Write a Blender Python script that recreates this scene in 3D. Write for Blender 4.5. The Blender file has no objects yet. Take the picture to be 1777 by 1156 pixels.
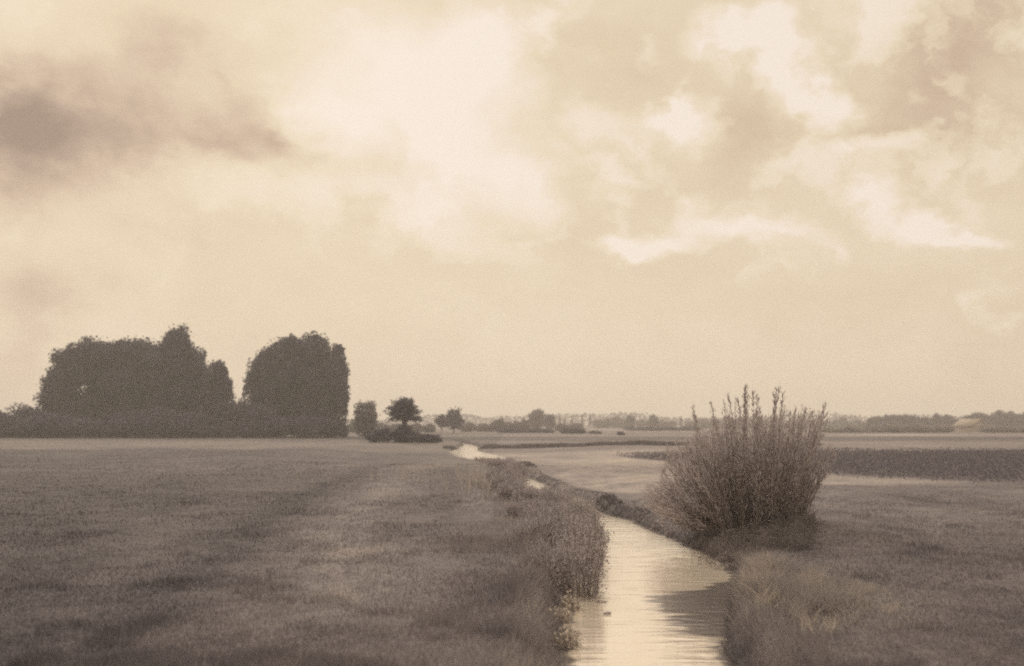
import bpy, math
import numpy as np
from mathutils import Vector

# ------------------------------------------------------------------ camera, sky, sun
F, CX, HY, EYE = 1905.0, 888.5, 735.0, 2.5       # focal length / horizon of the photograph, eye height
WATER = -0.5
scene = bpy.context.scene
C = scene.collection
cam_d = bpy.data.cameras.new('camera')
cam = bpy.data.objects.new('camera', cam_d); C.objects.link(cam)
cam.location = (0, 0, EYE); cam.rotation_euler = (math.pi / 2, 0, 0)
cam_d.sensor_width = 36; cam_d.lens = F / 1777 * 36
cam_d.shift_y = (HY - 578) / 1777
cam_d.clip_start = 0.1; cam_d.clip_end = 6000
cam_d.dof.use_dof = True; cam_d.dof.focus_distance = 25; cam_d.dof.aperture_fstop = 0.85
scene.camera = cam
SUN_EL, SUN_AZ = math.radians(32), math.radians(-20)      # azimuth measured from +Y towards +X

scene.view_settings.view_transform = 'Standard'
scene.view_settings.look = 'None'
scene.view_settings.exposure = 0.0
scene.view_settings.gamma = 1
scene.cycles.use_denoising = False
scene.cycles.filter_width = 1.9
scene.cycles.max_bounces = 8
scene.cycles.volume_bounces = 1


def nd(nt, kind, **kw):
    n = nt.nodes.new(kind)
    for k, v in kw.items():
        setattr(n, k, v)
    return n


def math_node(nt, op, a, b=None, clamp=False):
    n = nd(nt, 'ShaderNodeMath', operation=op, use_clamp=clamp)
    for i, v in enumerate((a, b)):
        if v is None:
            continue
        if isinstance(v, (int, float)):
            n.inputs[i].default_value = v
        else:
            nt.links.new(v, n.inputs[i])
    return n.outputs[0]


def vmath(nt, op, a, b=None):
    n = nd(nt, 'ShaderNodeVectorMath', operation=op)
    for i, v in enumerate((a, b)):
        if v is None:
            continue
        if isinstance(v, (tuple, list)):
            n.inputs[i].default_value = v
        else:
            nt.links.new(v, n.inputs[i])
    return n


def srgb(r, g, b):
    f = lambda c: (c / 255 / 12.92) if c / 255 <= 0.04045 else ((c / 255 + 0.055) / 1.055) ** 2.4
    return (f(r), f(g), f(b), 1)


world = bpy.data.worlds.new('World'); scene.world = world
world.use_nodes = True
wt = world.node_tree; wt.nodes.clear()
w_out = nd(wt, 'ShaderNodeOutputWorld'); w_bg = nd(wt, 'ShaderNodeBackground')
SKY_STRENGTH = 0.12
w_bg.inputs['Strength'].default_value = SKY_STRENGTH
wt.links.new(w_bg.outputs[0], w_out.inputs[0])
sky = nd(wt, 'ShaderNodeTexSky', sky_type='NISHITA', sun_disc=False)
sky.sun_elevation = SUN_EL; sky.sun_rotation = SUN_AZ
sky_bw = nd(wt, 'ShaderNodeRGBToBW'); wt.links.new(sky.outputs[0], sky_bw.inputs[0])
tc = nd(wt, 'ShaderNodeTexCoord')
wdir = vmath(wt, 'NORMALIZE', tc.outputs['Generated']).outputs[0]


def noise(nt, vec, scale, detail=4, rough=0.55, dist=0.0):
    n = nd(nt, 'ShaderNodeTexNoise')
    n.inputs['Scale'].default_value = scale; n.inputs['Detail'].default_value = detail
    n.inputs['Roughness'].default_value = rough; n.inputs['Distortion'].default_value = dist
    nt.links.new(vec, n.inputs['Vector'])
    return n


wstretch = vmath(wt, 'MULTIPLY', wdir, (1.0, 1.0, 1.5)).outputs[0]
n_warp = noise(wt, wstretch, 7.0, 5, 0.6)
warp = vmath(wt, 'SUBTRACT', n_warp.outputs['Color'], (0.5, 0.5, 0.5)).outputs[0]
warp = vmath(wt, 'MULTIPLY', warp, (0.12, 0.0, 0.085)).outputs[0]
n_warp2 = noise(wt, wstretch, 30.0, 5, 0.65)
warp2 = vmath(wt, 'SUBTRACT', n_warp2.outputs['Color'], (0.5, 0.5, 0.5)).outputs[0]
warp2 = vmath(wt, 'MULTIPLY', warp2, (0.042, 0.0, 0.034)).outputs[0]
warp = vmath(wt, 'ADD', warp, warp2).outputs[0]
wpos = vmath(wt, 'ADD', wdir, warp).outputs[0]
n_soft = noise(wt, wstretch, 4.5, 6, 0.55, 0.4)
n_fine = noise(wt, wstretch, 22.0, 5, 0.6, 0.3)


def cloud(px, py, rx, ry, amp, rot=0, edge=0.25):
    """one cloud mass in a fixed direction of the sky; rot tilts it, edge 0..1 is where its soft rim starts"""
    d = Vector(((px - CX) / F, 1, (HY - py) / F))
    k = 1 / d.length
    d.normalize()
    m = nd(wt, 'ShaderNodeMapping', vector_type='TEXTURE')
    m.inputs['Location'].default_value = d
    m.inputs['Rotation'].default_value = (0, math.radians(rot), 0)
    m.inputs['Scale'].default_value = (rx / F * k, max(rx, ry) / F * k * 4, ry / F * k)
    wt.links.new(wpos, m.inputs['Vector'])
    ln = vmath(wt, 'LENGTH', m.outputs[0])
    mr = nd(wt, 'ShaderNodeMapRange', interpolation_type='SMOOTHSTEP')
    mr.inputs['From Min'].default_value = 1.25; mr.inputs['From Max'].default_value = edge
    mr.inputs['To Min'].default_value = 0; mr.inputs['To Max'].default_value = amp
    wt.links.new(ln.outputs['Value'], mr.inputs['Value'])
    return mr.outputs[0]


CLOUDS_BRIGHT = [
    (650, 110, 230, 130, .5, 0), (790, 250, 190, 130, .5, 20), (860, 110, 110, 110, .4, 0), (440, 335, 150, 50, .34, 10),
    (650, 345, 220, 60, .26, 15), (820, 430, 100, 40, .26, 20), (900, 340, 90, 70, .22, 0), (560, 200, 110, 70, .3, 35),
    (1205, 198, 62, 44, .5, 20), (1140, 190, 75, 30, .34, -10), (1030, 215, 50, 40, .3, 0), (1305, 48, 110, 36, .5, 0),
    (1370, 110, 48, 95, .55, -20), (1420, 195, 56, 40, .55, 45), (1520, 265, 85, 26, .5, 0), (1530, 330, 50, 46, .5, 35),
    (1600, 388, 70, 36, .55, 20), (1690, 412, 70, 14, .45, 5), (1150, 428, 140, 24, .55, 0), (1300, 402, 140, 26, .5, 5),
    (1222, 358, 44, 36, .36, 0), (1070, 440, 70, 22, .42, 5), (1440, 436, 44, 20, .34, 20), (1690, 525, 32, 30, .3, 40),
    (1738, 548, 26, 14, .36, 0), (1040, 290, 80, 18, .3, 20), (1060, 340, 50, 16, .22, 20), (1110, 78, 24, 20, .2, 0),
    (1645, 150, 44, 18, .2, 55), (1560, 180, 22, 20, .14, 0), (1690, 350, 26, 22, .22, 0),
]
CLOUDS_DARK = [
    (330, 110, 150, 75, -.17, 10), (200, 210, 230, 110, -.16, 15), (15, 265, 110, 150, -.17, 0), (60, 240, 210, 170, -.09, 10), (120, 240, 170, 120, -.17, 25), (380, 240, 190, 90, -.15, 25),
    (500, 250, 100, 40, -.15, 25), (60, 490, 140, 70, -.16, 0), (1600, 180, 190, 190, -.17, 0), (1200, 330, 160, 50, -.08, 0), (1560, 520, 240, 80, -.08, 0), (1690, 60, 110, 70, -.1, 0),
    (1060, 95, 200, 80, -.14, 0), (630, 365, 70, 34, -.2, 15), (660, 240, 50, 60, -.1, 0), (1290, 210, 90, 130, -.17, -20),
    (40, 620, 90, 170, -.14, 0), (1720, 600, 90, 150, -.06, 0), (260, 400, 90, 30, -.08, 10),
]
val = None
for i, c in enumerate(CLOUDS_BRIGHT + CLOUDS_DARK):
    px, py, rx, ry, amp, rot = c
    o = cloud(px, py, rx, ry, amp, rot, (0.2 if rx > 46 else -.2) if i < len(CLOUDS_BRIGHT) and rx < 120 else 0.05)
    val = o if val is None else math_node(wt, 'ADD', val, o)
val = math_node(wt, 'ADD', val, 0.43)
n_mott = noise(wt, wpos, 12.0, 6, 0.6, 0.0)
mott = nd(wt, 'ShaderNodeMapRange', interpolation_type='SMOOTHSTEP')
mott.inputs['From Min'].default_value = .50; mott.inputs['From Max'].default_value = .68
mott.inputs['To Max'].default_value = .38
wt.links.new(n_mott.outputs['Fac'], mott.inputs['Value'])
wz = nd(wt, 'ShaderNodeSeparateXYZ'); wt.links.new(wdir, wz.inputs[0])
mfade = nd(wt, 'ShaderNodeMapRange', interpolation_type='SMOOTHSTEP')      # broken cloud aloft, an even veil low down
mfade.inputs['From Min'].default_value = .07; mfade.inputs['From Max'].default_value = .17
wt.links.new(wz.outputs['Z'], mfade.inputs['Value'])
maz = nd(wt, 'ShaderNodeMapRange', interpolation_type='SMOOTHSTEP')
maz.inputs['From Min'].default_value = -.18; maz.inputs['From Max'].default_value = .05; maz.inputs['To Min'].default_value = .25
wt.links.new(wz.outputs['X'], maz.inputs['Value'])
val = math_node(wt, 'ADD', val, math_node(wt, 'MULTIPLY', mott.outputs[0], math_node(wt, 'MULTIPLY', mfade.outputs[0], maz.outputs[0])))
val = math_node(wt, 'ADD', val, math_node(wt, 'MULTIPLY', math_node(wt, 'SUBTRACT', n_soft.outputs['Fac'], 0.5), 0.42))
val = math_node(wt, 'ADD', val, math_node(wt, 'MULTIPLY', math_node(wt, 'SUBTRACT', n_fine.outputs['Fac'], 0.5), 0.16))
val = math_node(wt, 'ADD', val, 0.0, clamp=True)
ramp = nd(wt, 'ShaderNodeValToRGB')
el = ramp.color_ramp.elements
stops = [(0.0, srgb(146, 123, 109)), (0.18, srgb(198, 173, 149)), (0.36, srgb(224, 204, 174)), (0.55, srgb(235, 218, 190)),
         (0.74, srgb(241, 225, 204)), (0.95, srgb(248, 234, 220))]
el[0].position, el[0].color = stops[0]
el[1].position, el[1].color = stops[-1]
for p, c in stops[1:-1]:
    e = el.new(p); e.color = c
wt.links.new(val, ramp.inputs[0])
# overhead the cloud deck is brighter than near the horizon
sep = nd(wt, 'ShaderNodeSeparateXYZ'); wt.links.new(wdir, sep.inputs[0])
zen = nd(wt, 'ShaderNodeMapRange', interpolation_type='SMOOTHSTEP')
zen.inputs['From Min'].default_value = 0.42; zen.inputs['From Max'].default_value = 0.95
zen.inputs['To Min'].default_value = 1.0 / SKY_STRENGTH; zen.inputs['To Max'].default_value = 2.3 / SKY_STRENGTH
wt.links.new(sep.outputs['Z'], zen.inputs['Value'])
deck = nd(wt, 'ShaderNodeVectorMath', operation='SCALE')
wt.links.new(ramp.outputs[0], deck.inputs[0]); wt.links.new(zen.outputs[0], deck.inputs['Scale'])
clear = nd(wt, 'ShaderNodeVectorMath', operation='SCALE'); clear.inputs[0].default_value = (1.0, 0.86, 0.70)
wt.links.new(sky_bw.outputs[0], clear.inputs['Scale'])
mixs = nd(wt, 'ShaderNodeMix', data_type='RGBA'); mixs.inputs['Factor'].default_value = 0.93
wt.links.new(clear.outputs[0], mixs.inputs['A']); wt.links.new(deck.outputs[0], mixs.inputs['B'])
wt.links.new(mixs.outputs['Result'], w_bg.inputs['Color'])

sun_d = bpy.data.lights.new('sun', 'SUN'); sun_d.energy = 1.35; sun_d.angle = math.radians(18); sun_d.color = (1.0, 0.90, 0.76)
sun = bpy.data.objects.new('sun', sun_d); C.objects.link(sun); sun.location = (0, 0, 60)
sdir = Vector((math.sin(SUN_AZ) * math.cos(SUN_EL), math.cos(SUN_AZ) * math.cos(SUN_EL), math.sin(SUN_EL)))
sun.rotation_euler = sdir.to_track_quat('Z', 'Y').to_euler()

# ------------------------------------------------------------------ helpers
R = np.random.default_rng(7)


def at(px, py, z=0.0):
    """point at height z that the photograph shows at (px, py)"""
    y = F * (EYE - z) / (py - HY)
    return np.array([(px - CX) / F * y, y, z])


def up(px, py, y):
    """point at distance y that the photograph shows at (px, py)"""
    return np.array([(px - CX) / F * y, y, EYE + (HY - py) / F * y])


def hash2(ix, iy, seed):
    h = (ix.astype(np.int64) * 374761393 + iy.astype(np.int64) * 668265263 + seed * 974634777) & 0xffffffff
    h = ((h ^ (h >> 13)) * 1274126177) & 0xffffffff
    return ((h ^ (h >> 16)) & 0xffff) / 65535.0


def vnoise(x, y, seed=0):
    x = np.asarray(x, float); y = np.asarray(y, float)
    ix = np.floor(x); iy = np.floor(y); fx = x - ix; fy = y - iy
    fx = fx * fx * (3 - 2 * fx); fy = fy * fy * (3 - 2 * fy)
    a, b = hash2(ix, iy, seed), hash2(ix + 1, iy, seed)
    c, d = hash2(ix, iy + 1, seed), hash2(ix + 1, iy + 1, seed)
    return (a * (1 - fx) + b * fx) * (1 - fy) + (c * (1 - fx) + d * fx) * fy


def fbm(x, y, seed=0, octv=4):
    s, a, t = 0, 1, 0
    for i in range(octv):
        s = s + a * vnoise(x * 2 ** i, y * 2 ** i, seed + 17 * i); t += a; a *= 0.5
    return s / t


def sstep(a, b, x):
    t = np.clip((np.asarray(x, float) - a) / (b - a), 0, 1)
    return t * t * (3 - 2 * t)


def mesh_np(name, verts, faces, mat, parent=None, col=None, smooth=False):
    """one mesh object from arrays; faces is an (m, 3) or (m, 4) array or a list of such arrays"""
    me = bpy.data.meshes.new(name)
    fl = faces if isinstance(faces, list) else [faces]
    fl = [np.asarray(f, np.int32) for f in fl if len(f)]
    verts = np.asarray(verts, np.float32)
    loops = np.concatenate([f.ravel() for f in fl])
    sizes = np.concatenate([np.full(len(f), f.shape[1], np.int32) for f in fl])
    me.vertices.add(len(verts)); me.vertices.foreach_set('co', verts.ravel())
    me.loops.add(len(loops)); me.loops.foreach_set('vertex_index', loops)
    me.polygons.add(len(sizes))
    me.polygons.foreach_set('loop_start', np.concatenate([[0], np.cumsum(sizes)[:-1]]).astype(np.int32))
    if smooth:
        me.polygons.foreach_set('use_smooth', np.ones(len(sizes), bool))
    me.update(calc_edges=True)
    if col is not None:
        at_ = me.attributes.new('tone', 'FLOAT_COLOR', 'POINT')
        at_.data.foreach_set('color', np.concatenate([col, np.ones((len(col), 1))], 1).astype(np.float32).ravel())
    me.materials.append(mat)
    o = bpy.data.objects.new(name, me); C.objects.link(o)
    if parent is not None:
        o.parent = parent
    return o


def tag(o, label, cat, group=None):
    o['label'] = label; o['category'] = cat
    if group:
        o['group'] = group
    return o


def thing(name, loc, label, cat, group=None):
    o = bpy.data.objects.new(name, None); C.objects.link(o)
    o.location = Vector(loc); o.empty_display_size = 0.3
    return tag(o, label, cat, group)


def tube(points, radii, n=6):
    P = np.asarray(points, float); r = np.asarray(radii, float)
    T = np.gradient(P, axis=0); T /= np.linalg.norm(T, axis=1)[:, None] + 1e-9
    ref = np.array([0.31, 0.95, 0.05])
    A = np.cross(T, ref); A /= np.linalg.norm(A, axis=1)[:, None] + 1e-9
    B = np.cross(T, A)
    th = np.arange(n) / n * 2 * math.pi
    V = P[:, None] + r[:, None, None] * (np.cos(th)[None, :, None] * A[:, None] + np.sin(th)[None, :, None] * B[:, None])
    m = len(P)
    i = np.arange(m - 1)[:, None] * n; j = np.arange(n)[None]; k = (j + 1) % n
    Q = np.stack([i + j, i + k, i + n + k, i + n + j], -1).reshape(-1, 4)
    return V.reshape(-1, 3), Q


class Bag:
    """collects pieces of one mesh"""
    def __init__(s):
        s.v, s.f, s.n = [], {3: [], 4: []}, 0
    def add(s, v, f):
        f = np.asarray(f)
        s.f[f.shape[1]].append(f + s.n); s.v.append(v); s.n += len(v)
    def build(s, name, mat, parent=None, smooth=False):
        return mesh_np(name, np.concatenate(s.v), [np.concatenate(x) for x in s.f.values() if x], mat, parent, smooth=smooth)


def rand_dirs(n, rng=R):
    d = rng.normal(size=(n, 3)); return d / np.linalg.norm(d, axis=1)[:, None]


def leaf_quads(cen, size, aspect=0.6, along=None, rng=R, jitter=0.35):
    """diamond leaves: centre, length, width ratio, optional direction of the midrib"""
    n = len(cen)
    a = rand_dirs(n, rng) if along is None else along + jitter * rng.normal(size=(n, 3))
    a /= np.linalg.norm(a, axis=1)[:, None] + 1e-9
    b = np.cross(a, rand_dirs(n, rng)); b /= np.linalg.norm(b, axis=1)[:, None] + 1e-9
    L = (size * (0.65 + 0.7 * rng.random(n)))[:, None] if np.ndim(size) == 0 else size[:, None]
    v = np.stack([cen - a * L * .5, cen + b * L * aspect * .5 - a * L * .05, cen + a * L * .5, cen - b * L * aspect * .5 - a * L * .05], 1)
    return v.reshape(-1, 3), np.arange(n * 4).reshape(-1, 4)


# ------------------------------------------------------------------ materials
def foliage_mat(name, base, var=0.35, trans=0.25, attr=False, big=0.0, bigscale=1.0):
    m = bpy.data.materials.new(name); m.use_nodes = True
    nt = m.node_tree; nt.nodes.clear()
    out = nd(nt, 'ShaderNodeOutputMaterial')
    g = nd(nt, 'ShaderNodeNewGeometry')
    mr = nd(nt, 'ShaderNodeMapRange')
    mr.inputs['To Min'].default_value = 1 - var; mr.inputs['To Max'].default_value = 1 + var
    nt.links.new(g.outputs['Random Per Island'], mr.inputs['Value'])
    fac = mr.outputs[0]
    if big:
        nz = noise(nt, g.outputs['Position'], bigscale, 3)
        b = nd(nt, 'ShaderNodeMapRange')
        b.inputs['From Min'].default_value = .3; b.inputs['From Max'].default_value = .7
        b.inputs['To Min'].default_value = 1 - big; b.inputs['To Max'].default_value = 1 + big
        nt.links.new(nz.outputs['Fac'], b.inputs['Value'])
        fac = math_node(nt, 'MULTIPLY', fac, b.outputs[0])
    sc = nd(nt, 'ShaderNodeVectorMath', operation='SCALE')
    if attr:
        a = nd(nt, 'ShaderNodeAttribute', attribute_name='tone'); nt.links.new(a.outputs['Color'], sc.inputs[0])
    else:
        sc.inputs[0].default_value = base
    nt.links.new(fac, sc.inputs['Scale'])
    p = nd(nt, 'ShaderNodeBsdfPrincipled')
    p.inputs['Roughness'].default_value = 0.65; p.inputs['Specular IOR Level'].default_value = 0.25
    t = nd(nt, 'ShaderNodeBsdfTranslucent')
    mx = nd(nt, 'ShaderNodeMixShader'); mx.inputs[0].default_value = trans
    nt.links.new(sc.outputs[0], p.inputs['Base Color']); nt.links.new(sc.outputs[0], t.inputs['Color'])
    nt.links.new(p.outputs[0], mx.inputs[1]); nt.links.new(t.outputs[0], mx.inputs[2]); nt.links.new(mx.outputs[0], out.inputs[0])
    return m


def rough_mat(name, base, var=0.3, scale=6.0, stretch=(1, 1, 1)):
    m = bpy.data.materials.new(name); m.use_nodes = True
    nt = m.node_tree; p = nt.nodes['Principled BSDF']; p.inputs['Roughness'].default_value = .85
    g = nd(nt, 'ShaderNodeTexCoord')
    nz = noise(nt, vmath(nt, 'MULTIPLY', g.outputs['Object'], stretch).outputs[0], scale, 5)
    mr = nd(nt, 'ShaderNodeMapRange'); mr.inputs['From Min'].default_value = .3; mr.inputs['From Max'].default_value = .7
    mr.inputs['To Min'].default_value = 1 - var; mr.inputs['To Max'].default_value = 1 + var
    nt.links.new(nz.outputs['Fac'], mr.inputs['Value'])
    sc = nd(nt, 'ShaderNodeVectorMath', operation='SCALE'); sc.inputs[0].default_value = base
    nt.links.new(mr.outputs[0], sc.inputs['Scale']); nt.links.new(sc.outputs[0], p.inputs['Base Color'])
    bp = nd(nt, 'ShaderNodeBump'); bp.inputs['Strength'].default_value = .5
    nt.links.new(nz.outputs['Fac'], bp.inputs['Height']); nt.links.new(bp.outputs[0], p.inputs['Normal'])
    return m


def sep_tone(a):
    """a sepia print's tone: dark plants mauve brown, pale dry ones cream"""
    a = np.asarray(a, float)[..., None]
    t = np.clip((a - .1) / .35, 0, 1)
    return a * ((1 - t) * np.array([1.04, .945, 1.12]) + t * np.array([1.09, .975, .88]))


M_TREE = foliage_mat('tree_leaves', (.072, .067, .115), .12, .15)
M_FAR = foliage_mat('far_leaves', (.160, .150, .180), .2, .2)  # paler base puts part of the distance haze into the leaf colour
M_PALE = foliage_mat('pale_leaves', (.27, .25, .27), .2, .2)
M_WILLOW = foliage_mat('willow_leaves', (.40, .355, .375), .25, .4)
M_HERB = foliage_mat('herb_leaves', (.34, .305, .33), .3, .4)
M_HERBL = foliage_mat('pale_herb_leaves', (.46, .41, .38), .4, .3)
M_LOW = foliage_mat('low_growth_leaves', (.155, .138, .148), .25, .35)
M_CROP = foliage_mat('crop_leaves', (.145, .132, .165), .2, .3)
M_GRASS = foliage_mat('grass_blades', (.2, .2, .2), .14, .3, attr=True)
M_BARK = rough_mat('bark', (.12, .10, .10), .3, 8, (1, 1, .25))
M_TWIG = rough_mat('twig_bark', (.17, .14, .13), .3, 20)
M_WALL = rough_mat('lime_wash', (.36, .31, .28), .12, 1.5)
M_THATCH = rough_mat('thatch', (.33, .285, .26), .15, 3, (1, 4, 1))
M_DOOR = rough_mat('barn_door_wood', (.2, .16, .15), .2, 5)

# ------------------------------------------------------------------ stream and terrain
EDGE = np.array([  # distance, left water edge, right water edge
    (-40, -1.0, 1.2), (5, .2, 2.3), (10, .6, 2.6), (13.6, .74, 2.75), (15.2, .80, 2.98), (17, .86, 3.35), (18.7, .90, 3.78),
    (20.4, .88, 4.25), (21.6, .95, 4.45), (22.8, 1.25, 4.55), (24.3, 1.6, 4.55), (26.8, 2.05, 4.35), (30, 2.4, 4.0), (34, 2.3, 3.75), (36.4, 2.0, 3.1),
    (40, 1.8, 2.9), (45, 1.2, 2.65), (50, .55, 1.85), (55, .3, 1.5), (65, -.15, .6), (75, -.75, -.05), (84, -1.7, -.6),
    (92, -3.2, -.7), (100, -4.8, -.9), (108, -5.8, -2.2), (114, -6.4, -3.0), (120, -6.6, -4.0), (130, -6.6, -3.6),
    (150, -6.5, -5.0), (170, -9, -7.8), (185, -11, -10.6), (192, -10, -12), (4000, -10, -12)])


def edges(y):
    wig = 0.16 * (vnoise(y * .9, y * 0 + 3, 5) - .5) + .1 * (vnoise(y * 2.7, y * 0 + 9, 6) - .5)
    return np.interp(y, EDGE[:, 0], EDGE[:, 1]) + wig, np.interp(y, EDGE[:, 0], EDGE[:, 2]) + wig * 0.7 + .12 * (vnoise(y * 1.7, y * 0, 8) - .5)


def bank_dist(x, y):
    xl, xr = edges(y)
    return xl - x, x - xr


def hollow_at(x, y):
    c = np.interp(y, EDGE[:, 0], EDGE[:, 1:].mean(1))
    return sstep(64, 82, y) * (1 - sstep(125, 150, y)) * (1 - sstep(5, 18, np.abs(x - c)))


def height(x, y):
    sl, sr = bank_dist(x, y)
    s = np.maximum(sl, sr)
    near = 1 - sstep(60, 200, y)
    m = .13 * (fbm(x * .28, y * .28, 1, 3) - .5) + .05 * (fbm(x * 1.7, y * 1.7, 2, 3) - .5) * near
    # the meadow sinks to a wet hollow around the far pool
    hollow = hollow_at(x, y)
    m = m * (1 - hollow) - .44 * hollow
    c = np.interp(y, EDGE[:, 0], EDGE[:, 1:].mean(1))
    m = m - .32 * sstep(38, 46, y) * (1 - sstep(58, 66, y)) * (1 - sstep(1.2, 4.5, np.abs(x - c)))
    m = m - .26 * sstep(19, 24, y) * (1 - sstep(36, 42, y)) * (sr > sl) * (1 - sstep(.2, 3.2, sr))     # low grassy slope under the bush
    w = np.where(sl > sr, .55, .34) * (0.8 + .5 * vnoise(x * .9, y * .9, 11))
    z = -.62 + (m + .62) * sstep(-.12, 1, s / w * .9)
    z = np.where(s < 0, -.62 + np.maximum(s, -1) * .6, z)
    return z


TRACK = np.array([at(330, 1005), at(430, 925), at(520, 868), at(610, 828), at(690, 800), at(740, 785)])[:, :2]


def tone(x, y):
    """how pale the plants are that grow at (x, y): the meadow, mown strip, field strips, with bush shade and vignette painted in"""
    y_ = np.maximum(y, 3.0)
    px = CX + F * x / y_; py = HY + F * EYE / y_
    sl, sr = bank_dist(x, y)
    nz = fbm(x * .22, y * .14, 21, 4) - .5
    n2 = fbm(x * .9, y * .6, 23, 3) - .5
    n3 = fbm(x * 3.1, y * 2.0, 25, 2) - .5
    e = nz * 3
    left = .157 + .04 * sstep(-9, 1, x) - .028 * (1 - sstep(-14, -3, x))  # darkening to the left puts lens fall-off into the meadow tone
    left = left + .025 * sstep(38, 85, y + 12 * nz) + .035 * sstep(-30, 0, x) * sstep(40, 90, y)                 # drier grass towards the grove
    tx = np.interp(y, TRACK[:, 1], TRACK[:, 0]) + .5 * (vnoise(y * .2, y * 0, 31) - .5)
    inrange = sstep(11, 17, y) * (1 - sstep(70, 95, y))
    left = left - .055 * np.exp(-((x - tx) / .9) ** 2) * inrange + .05 * np.exp(-((x - tx - 2.2) / .8) ** 2) * inrange
    left = left - .04 * np.exp(-((x - tx - 4.6) / .8) ** 2) * inrange
    right = .20 + 0 * x - .06 * np.exp(-((x - 5.6) / 1.7) ** 2 - ((y - 23.6) / 1.8) ** 2)  # shade at the foot of the bush painted into the grass tone
    right = right + .155 * sstep(31, 44, y + e * 2) * (1 - sstep(.36, .5, x / y_))      # mown meadow
    strip = sstep(28, 31, y + e) * (1 - sstep(43, 47, y + e)) * sstep(.24, .3, x / y_)
    right = np.where(strip > 0, right * (1 - strip) + .215 * strip, right)
    dark = dark_field(x, y, nz)
    right = right * (1 - dark) + .135 * dark
    a = np.where(sl > sr, left, right)
    # far field strips right across the plain
    far = sstep(104, 112, y + e * 2)
    f = .235 + .05 * (vnoise(x * .004, y * .045, 41) - .5) * 2
    f = f - .07 * (sstep(125, 128, y + e) - sstep(141, 146, y + e)) * sstep(-14, -2, x) * (1 - sstep(28, 40, x))
    f = f - .07 * (sstep(158, 162, y) - sstep(205, 216, y))
    f = f + .14 * (sstep(224, 228, y) - sstep(258, 264, y)) * sstep(70, 78, x) * (1 - sstep(92, 100, x))
    f = f - .04 * sstep(20, 60, x - .2 * y) * (1 - sstep(218, 224, y))
    a = a * (1 - far) + f * far
    # dark damp soil of the banks
    s = np.maximum(sl, sr)
    a = a * (1 - .4 * (sr > sl) * (1 - sstep(.5, 1.5, s)) * sstep(31, 35, y) * (1 - sstep(56, 64, y)))     # right bank made darker above the bend
    a = a * (1 - .45 * (1 - sstep(.0, .3, s)) * sstep(-1, 0, s))
    a = a * (1 + .6 * nz + .5 * n2 * (1 - far * .6) + .45 * n3 * (1 - sstep(50, 110, y)))
    edge_ = 1 - .16 * sstep(.16, .46, np.abs(x / y_ + .02)) * (1 - sstep(60, 130, y))      # vignette painted into the sward, darker towards both sides of the view
    return np.clip(a * .80 * edge_, .045, .6)


def dark_field(x, y, nz=0):
    """the field of low dark crops: its near edge runs slanting behind the willow bush"""
    near_edge = np.interp(x, [8.5, 10, 11.5, 13.5, 16, 20, 60], [95, 84, 73, 64, 52, 46.5, 45.5])
    return sstep(-3, 6, y - near_edge + nz * 8) * (1 - sstep(91, 101, y + nz * 22)) * sstep(8.3, 9.5, x)


def axis(dense_lo, dense_hi, step, lo, hi, grow):
    a = list(np.arange(dense_lo, dense_hi, step))
    s, v = step, a[-1]
    while v < hi:
        s *= grow; v += s; a.append(v)
    s, v, b = step, a[0], []
    while v > lo:
        s *= grow; v -= s; b.append(v)
    return np.array(b[::-1] + a)


xs = axis(-7.5, 8.0, .09, -1500, 1500, 1.045)
ys = [10.0]
while ys[-1] < 1600:
    ys.append(ys[-1] + max(.09, ys[-1] * .0052))
ys = np.array(list(np.arange(-30, 10, .8)) + ys)
GX, GY = np.meshgrid(xs, ys)
GZ = height(GX, GY)
gn, gm = len(xs), len(ys)
idx = np.arange(gn * gm).reshape(gm, gn)
gf = np.stack([idx[:-1, :-1], idx[:-1, 1:], idx[1:, 1:], idx[1:, :-1]], -1).reshape(-1, 4)
gcol = sep_tone(tone(GX.ravel(), GY.ravel())) * (.88 - .18 * sstep(40, 110, GY.ravel()) * (GX.ravel() < -2))[:, None]  # far left ground darkened in place of the sward's self-shadow

m = bpy.data.materials.new('meadow_soil'); m.use_nodes = True
nt = m.node_tree; p = nt.nodes['Principled BSDF']; p.inputs['Roughness'].default_value = .9; p.inputs['Specular IOR Level'].default_value = .15
a = nd(nt, 'ShaderNodeAttribute', attribute_name='tone')
tcn = nd(nt, 'ShaderNodeTexCoord')
v1 = vmath(nt, 'MULTIPLY', tcn.outputs['Object'], (1, .6, 1)).outputs[0]
nA = noise(nt, v1, 9, 6, .65); nB = noise(nt, v1, .9, 5, .6)
f1 = math_node(nt, 'ADD', math_node(nt, 'MULTIPLY', nA.outputs['Fac'], 1.1), .45)
f2 = math_node(nt, 'ADD', math_node(nt, 'MULTIPLY', nB.outputs['Fac'], .6), .7)
sc = nd(nt, 'ShaderNodeVectorMath', operation='SCALE')
nt.links.new(a.outputs['Color'], sc.inputs[0]); nt.links.new(math_node(nt, 'MULTIPLY', f1, f2), sc.inputs['Scale'])
nt.links.new(sc.outputs[0], p.inputs['Base Color'])
bp = nd(nt, 'ShaderNodeBump'); bp.inputs['Strength'].default_value = .7; bp.inputs['Distance'].default_value = .08
nt.links.new(nA.outputs['Fac'], bp.inputs['Height']); nt.links.new(bp.outputs[0], p.inputs['Normal'])
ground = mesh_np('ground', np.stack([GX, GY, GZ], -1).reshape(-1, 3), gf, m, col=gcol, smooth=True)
ground['kind'] = 'structure'

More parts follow.
